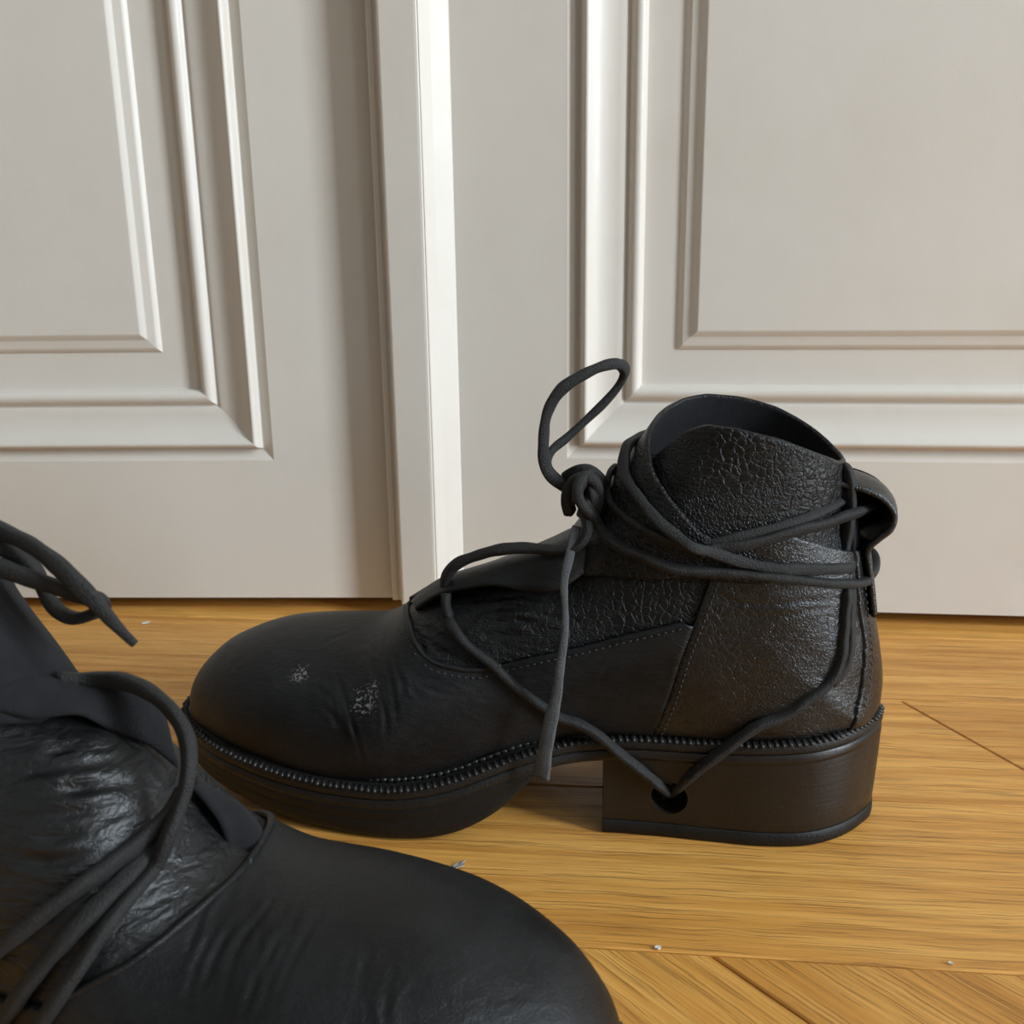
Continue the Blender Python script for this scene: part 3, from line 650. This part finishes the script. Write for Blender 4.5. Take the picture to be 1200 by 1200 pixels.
    V, F = prism([(fh(1.7), fh(6.5)), (fh(1.2), fh(5.9)), (fh(1.1), fh(3)), (fh(1.5), fh(.6)), (fh(2.4), fh(0))])
    o = add('heel_lift', V, F, 'rubber', heel, fix=True); o['label'] = 'thin black rubber lift under the heel'
    try: o.data.set_sharp_from_angle(angle=math.radians(50))
    except Exception: pass
    # ---- welt stitching: a row of ribs on the edge and a braided row against the upper
    bag = Bag(); P2, N2_ = around(perimeter(2200)); seg = np.concatenate([[0], np.cumsum(np.linalg.norm(np.diff(P2, axis=0), axis=1))])
    r = np.random.default_rng(3)
    for row, (ins, dh, ln, wd, hgt, step) in enumerate([(1.3, .6, 4.4, 2.3, 1.7, 2.85), (5.6, 2.5, 4.6, 2.3, 2.0, 3.1)]):
        for s_ in np.arange(0, seg[-1], step):
            i = int(np.searchsorted(seg, s_)) % len(P2); i2 = (i+4) % len(P2)
            p = P2[i]-N2_[i]*(ins+r.normal()*.15); w = np.interp(P2[i, 0], *WELT_TOP)+dh+r.normal()*.1
            tng = np.append(P2[i2]-P2[i], 0); tng /= np.linalg.norm(tng)+1e-9; nrm = np.append(N2_[i], 0)
            if row == 0: d_, n_ = nrm*.9+tng*.25+np.array([0, 0, -.35]), np.array([0, 0, 1.])
            else: d_, n_ = tng+np.array([0, 0, .45])+nrm*.25, nrm+np.array([0, 0, 1.])
            bag.add(*capsule(np.array([p[0], p[1], w]), d_, n_, ln, wd*r.uniform(.85, 1.1), hgt))
    o = add('welt_stitching', bag.V, bag.F, 'stitch', welt); o['kind'] = 'stuff'
    # ---- upper, cut into its leather panels along the seams
    NS, NR = 420, 96
    G = loft(NS, NR, sect); Nn = grid_normals(G)
    sgn = np.sign((Nn[NS//2, NR]@np.array([0, 0, 1.])) or 1); Nn = Nn*sgn
    Q = G.reshape(-1, 3); uw = Q[:, [0, 2]].copy()
    thr = line2([p for p in seam['throat']])[:, [0, 2]] if 'throat' in seam else None
    strap = line2(SEAM['strap'])[:, [0, 2]]; back = line2(SEAM['backseam'])[:, [0, 2]]
    ju = int(np.argmin(np.linalg.norm(strap-thr[-1], axis=1)))
    vamp_poly = np.concatenate([[[thr[0, 0]+1, 300]], thr, strap[ju:], [[strap[-1, 0]+3, 0], [500, 0], [500, 300]]])
    back_ext = np.concatenate([[[18, 130]], back, [[16, 40]]])
    cnt_poly = np.concatenate([[[strap[0, 0]-8, 150]], strap, [[strap[-1, 0]+3, 0], [17, 0]], back_ext[::-1], [[20, 150]]])
    bk_poly = np.concatenate([back_ext, [[16, 0], [-50, 0], [-50, 150]]])
    disp = pnoise(Q, .055, 1)*.7+pnoise(Q, .14, 2)*.28
    near = Q[:, 1] > -1e9
    rj = np.random.default_rng(11)
    for k_, pl in seam.items():
        if k_ in ('throat', 'strap', 'backseam'): continue
        amp, wid, cop = (.85, 1.5, 2) if k_.startswith('wr') else ((.27, 1.0, 6) if k_.startswith('fold') else (.4, 1.1, 1))
        for c_ in range(cop):
            c3 = line2(np.array(pl)+(rj.normal(size=(len(pl), 3))*2.4+rj.normal(size=3)*3.2 if c_ else 0), 30)
            lo, hi = c3.min(0)-8, c3.max(0)+8; sel = np.where(((Q > lo) & (Q < hi)).all(1))[0]
            if not len(sel): continue
            S = Q[sel]; dm = np.full(len(S), 1e9); tt = np.zeros(len(S))
            for i_, (a, b) in enumerate(zip(c3[:-1], c3[1:])):
                dd = b-a; t = np.clip(((S-a)@dd)/max(dd@dd, 1e-9), 0, 1); r_ = np.linalg.norm(S-(a+t[:, None]*dd), axis=1)
                kk = r_ < dm; dm[kk] = r_[kk]; tt[kk] = (i_+t[kk])/29
            am = amp*rj.uniform(.5, 1)*np.sqrt(np.clip(np.sin(np.pi*tt), 0, 1))
            disp[sel] += -am*np.exp(-(dm/wid)**2)+am*.55*np.exp(-((dm-wid*2.0)/wid/1.2)**2)
    faces = np.array(grid_faces(NS, 2*NR+1)); fc = uw[faces].mean(1)
    reg = np.zeros(len(faces), int)
    reg[inside(fc, cnt_poly)] = 2; reg[inside(fc, vamp_poly)] = 1; reg[inside(fc, bk_poly)] = 3
    tl = (fc[:, 0] > 131) & (reg == 0); reg[tl] = 4
    names = {0: ('quarter', 'leather', 0.0), 1: ('vamp', 'vamp', 1.7), 2: ('heel_counter', 'counter', 1.5), 3: ('back_strip', 'counter', 2.3), 4: ('tongue', 'tongue', 0.0)}
    Nf_ = Nn.reshape(-1, 3)
    # snap the vertices on a panel border to the seam line so that edges run clean
    vr = [set() for _ in range(len(Q))]
    for f, r_ in zip(faces, reg):
        for v in f: vr[v].add(int(r_))
    bord = np.array([i for i in range(len(Q)) if len(vr[i]) > 1 and vr[i] != {0, 4}])
    Qs = Q.copy()
    if len(bord):
        allp = [thr, strap, back]; bd = np.full(len(bord), 1e9); bp = np.zeros((len(bord), 2))
        for pl in allp:
            d_, p_ = poly_dist(uw[bord], pl); kk = d_ < bd; bd[kk] = d_[kk]; bp[kk] = p_[kk]
        kk = bd < 2.2
        mv = np.zeros((len(bord), 3)); mv[:, 0] = bp[:, 0]-uw[bord, 0]; mv[:, 2] = bp[:, 1]-uw[bord, 1]
        nb_ = Nf_[bord]; mv = mv-nb_*(mv*nb_).sum(1, keepdims=True)
        Qs[bord[kk]] += mv[kk]
    for r_, (nm_, mat_, off) in names.items():
        fs = faces[reg == r_]
        if not len(fs): continue
        used = np.unique(fs); idx = -np.ones(len(Q), int); idx[used] = np.arange(len(used))
        Vt = Qs[used]+Nf_[used]*(disp[used]+off)[:, None]
        F = [tuple(idx[f]) for f in fs]; cnt = {}
        for f in F:
            for a, b in zip(f, f[1:]+f[:1]): cnt[(a, b)] = cnt.get((a, b), 0)+1
        rim = [(a, b) for (a, b) in cnt if (b, a) not in cnt and not (vr[used[a]] == {0, 4} and vr[used[b]] == {0, 4})]
        V = [tuple(v) for v in Vt]; low = {}
        for a in {x for e in rim for x in e}:
            low[a] = len(V); V.append(tuple(Vt[a]-Nf_[used[a]]*2.6))
        F += [(b, a, low[a], low[b]) for a, b in rim]
        mt = mat_
        if not is_near and nm_ == 'vamp': mt = 'vamp_scuffed'
        if is_near and nm_ in ('quarter', 'tongue'): mt = 'tongue_shiny'
        o = add(nm_, V, F, mt)
        if nm_ == 'tongue': o['label'] = 'wrinkled soft leather tongue'
    # ---- rolled edge along the throat of the vamp
    for side in (1, -1):
        c3 = np.array(seam['throat'][:7] if not is_near else seam['throat'], float); c3 = c3[c3[:, 1] > 1] if side < 0 else c3
        c3 = c3*np.array([1, side, 1]); nn = np.array([Nf_[np.argmin(((Q-p)**2).sum(1))] for p in c3])
        V, F = sweep(c3+nn*1.4, 2.5, 2.2, seed=60, wob=.1); add('throat_edge', V, F, 'vamp', fix=True)
    # ---- seam stitching
    bag = Bag(); tree_pts = Q; 
    def surf(p2, side):
        c = Q[:, [0, 2]]; sel = np.where((Q[:, 1] > 0) if side > 0 else (Q[:, 1] < 0))[0]
        i = sel[np.argmin(((c[sel]-p2)**2).sum(1))]; return Q[i], Nf_[i]
    for side in (1, -1):
        for pl, shift, off, step in ((thr[6:], (0, -2.6), .9 if is_near else 1.9, 2.9), (strap, (-3.0, -.6), 1.7, 2.6), (back, (-2.6, 0), 2.4, 2.8)):
            s_ = np.concatenate([[0], np.cumsum(np.linalg.norm(np.diff(pl, axis=0), axis=1))])
            for d_ in np.arange(1, s_[-1], step):
                p2 = np.array([np.interp(d_, s_, pl[:, 0]), np.interp(d_, s_, pl[:, 1])])+np.array(shift)
                q2 = np.array([np.interp(d_+1, s_, pl[:, 0]), np.interp(d_+1, s_, pl[:, 1])])+np.array(shift)
                if p2[1] < 48: continue
                q, nn = surf(p2, side); dr = np.array([q2[0]-p2[0], 0, q2[1]-p2[1]])
                pp = np.array([p2[0], q[1], p2[1]])+nn*(off+.25)
                bag.add(*capsule(pp, dr-nn*(dr@nn), nn, 1.7, .75, .7))
    o = add('seam_stitching', bag.V, bag.F, 'stitch' if is_near else 'stitch_grey'); o['kind'] = 'stuff'
    # ---- laces
    for i, (k_, pl) in enumerate(lace.items()):
        tp = None; wd, ht_ = 4.5, 3.4
        if k_ in ('wrap_c', 'wrap_e'): wd, ht_ = 3.6, 2.6
        if k_.startswith('knot'): wd, ht_ = (9.5, 7.5) if k_ == 'knot_e' else (5.6, 4.2)
        if k_ == 'bow_end': tp = lambda x: (1-.55*max(0, (x-.75)/.25), 1-.5*max(0, (x-.75)/.25))
        V, F = sweep(pl, wd, ht_, taper=tp, twist=(0, .9, -.8, .5)[i % 4], seed=i, wob=.08)
        add('lace_knot' if k_.startswith('knot') else 'lace', V, F, 'lace', fix=True)
    return root, add, G, Nn

RZ1 = math.atan2(math.sin(math.radians(10)), -math.cos(math.radians(10)))       # toe to the left and a little away
O1 = Vector((.10, .409, 0))-Vector((-math.cos(math.radians(10)), math.sin(math.radians(10)), 0))*.055
boot, add, G1, N1 = build_boot('lace_up_boot', 'black leather ankle boot on block heel, in profile before the white doors', RZ1, O1, SECT, SEAM, LACE, False, False)
# ankle cuff
K = cuff(); K = K+grid_normals(K)*(pnoise(K, .07, 5)*.8+pnoise(K, .2, 6)*.35)[..., None]
V, F = sheet(K, 2.2); cf = add('cuff', V, F, 'leather'); cf['label'] = 'pebbled leather ankle cuff lapped over the near side'
cf.data.materials.append(M['suede'])
nq = (K.shape[0]-1)*(K.shape[1]-1); kn = grid_normals(K)[80, 20]; out_first = kn@(K[80, 20]-np.array([65, 0, K[80, 20, 2]])) > 0
for i in range(nq): cf.data.polygons[i+nq if out_first else i].material_index = 1
fix_normals(cf)
# lacing flap along the instep
E = [line2(FLAP[k], 60) for k in ('E0', 'E1', 'E15', 'E2')]
FG = np.zeros((60, 22, 3))
for i in range(60): FG[i] = catmull(np.array([e[i] for e in E]), 22)
FG += grid_normals(FG)*(pnoise(FG, .12, 9)*.5)[..., None]
V, F = sheet(FG, 2.0); add('lacing_flap', V, F, 'vamp', fix=True)
# pull tab at the heel
TAB = catmull(np.array([(26, 0, 153), (20, 0, 151.5), (12, 0, 149.5), (4.5, 0, 145.5), (.8, 0, 140), (1.6, 0, 134.5), (6, 0, 130), (9.5, 0, 126), (8.6, 0, 118), (6.8, 0, 108), (5.2, 0, 98)], float), 60)
TG = np.zeros((60, 14, 3))
for i in range(60):
    for j, y in enumerate(np.linspace(-12, 14, 14)): TG[i, j] = (TAB[i, 0]+.006*y*y, y, TAB[i, 2]-.012*y*y)
V, F = sheet(TG, 2.4); tab = add('pull_tab', V, F, 'counter', fix=True)
LIN = catmull(np.array([(23, 0, 152), (18, 0, 145), (15, 0, 136), (13.4, 0, 127), (12.6, 0, 118), (11, 0, 106)], float), 24); LG = np.zeros((24, 12, 3))
for i in range(24):
    for j, y in enumerate(np.linspace(-13, 13, 12)): LG[i, j] = (LIN[i, 0]+.02*y*y, y, LIN[i, 2])
V, F = sheet(LG, 1.6); add('heel_lining', V, F, 'suede', tab, fix=True)
GG = np.zeros((24, 8, 3)); TB = TAB[np.linspace(2, 44, 24).astype(int)]
for i in range(24):
    for j in range(8): GG[i, j] = LIN[i]*(1-j/7)+TB[i]*(j/7)+np.array([1.2*math.sin(math.pi*j/7), -10.5-.15*j, 0])
V, F = sheet(GG, 1.4); add('tab_gusset', V, F, 'suede', tab, fix=True)
V, F = sweep(LACE_END['lace_end'], 4.4, 3.2, taper=lambda x: (1-.35*min(1, x/.3)+1.05*max(0, (x-.45)/.55), 1-.25*x), twist=.35, seed=40, wob=.06, up=(1, .2, 0))
add('lace', V, F, 'lace_grey', fix=True)['label'] = 'loose lace end widening to a frayed grey tip'

RZ2 = math.radians(-16.4)
boot2, add2, G2, N2g = build_boot('lace_up_boot', 'black leather boot in the near left corner, toe pointing right, cut by the frame', RZ2, (-.2717, .3050, 0), SECT2, SEAM2, LACE2, True, True)
CUFF_FRONT = (CUFF_FRONT[0], [x+19 for x in CUFF_FRONT[1]])
CUFF_BOT = (CUFF_BOT[0], [x+14 for x in CUFF_BOT[1]])
CUFF_TOP = (CUFF_TOP[0], [x+16 for x in CUFF_TOP[1]])
K = cuff(); K = K+grid_normals(K)*(pnoise(K, .07, 15)*1.2+pnoise(K, .2, 16)*.35)[..., None]
V, F = sheet(K, 2.2); add2('cuff', V, F, 'suede', fix=True)
for fl_, fm in ((FLAP2, 'suede'), (FAR2, 'suede')):
    E = [line2(fl_[k], 50) for k in ('E0', 'E1', 'E2')]; FG = np.zeros((50, 16, 3))
    for i in range(50): FG[i] = catmull(np.array([e[i] for e in E]), 16)
    V, F = sheet(FG, 2.2); add2('lacing_flap', V, F, fm, fix=True)

# ------------------------------------------------------------------ chips of paint on the floor
def flake(name, label, x, y, r, mat, seed, grp=None, n=7, curl=.3):
    rr = np.random.default_rng(seed); V = []; F = []
    an = np.sort(rr.uniform(0, 2*math.pi, n)); rad = r*rr.uniform(.45, 1.15, n)
    for z in (0, .00045):
        for a, q in zip(an, rad): V.append((q*math.cos(a), q*.6*math.sin(a), z+.0003+curl*q*q/r*abs(math.cos(a))))
    V += [(0, 0, .0003), (0, 0, .0008)]
    for i in range(n):
        j = (i+1) % n; F += [(2*n, j, i), (2*n+1, n+i, n+j), (i, j, n+j, n+i)]
    o = mesh(name, V, F, M[mat], None, False); o.location = (x, y, .0001); o.rotation_euler = (0, 0, rr.uniform(0, 3))
    tag(o, label, 'paint chip', grp); return o
flake('paint_chip', 'pale curled paint flake on the oak floor just behind the near toe', -.0237, .3602, .0042, 'flake_dark', 1)
flake('paint_chip', 'small white paint chip caught in the floor joint beside the near toe', .0497, .3104, .0022, 'flake', 2)
flake('paint_chip', 'white paint speck on the diagonal boards at the right', .1497, .3003, .0014, 'flake', 3)
flake('paint_chip', 'white crumb on the floor close to the left door', -.2437, .6351, .003, 'flake', 4, n=9, curl=.1)
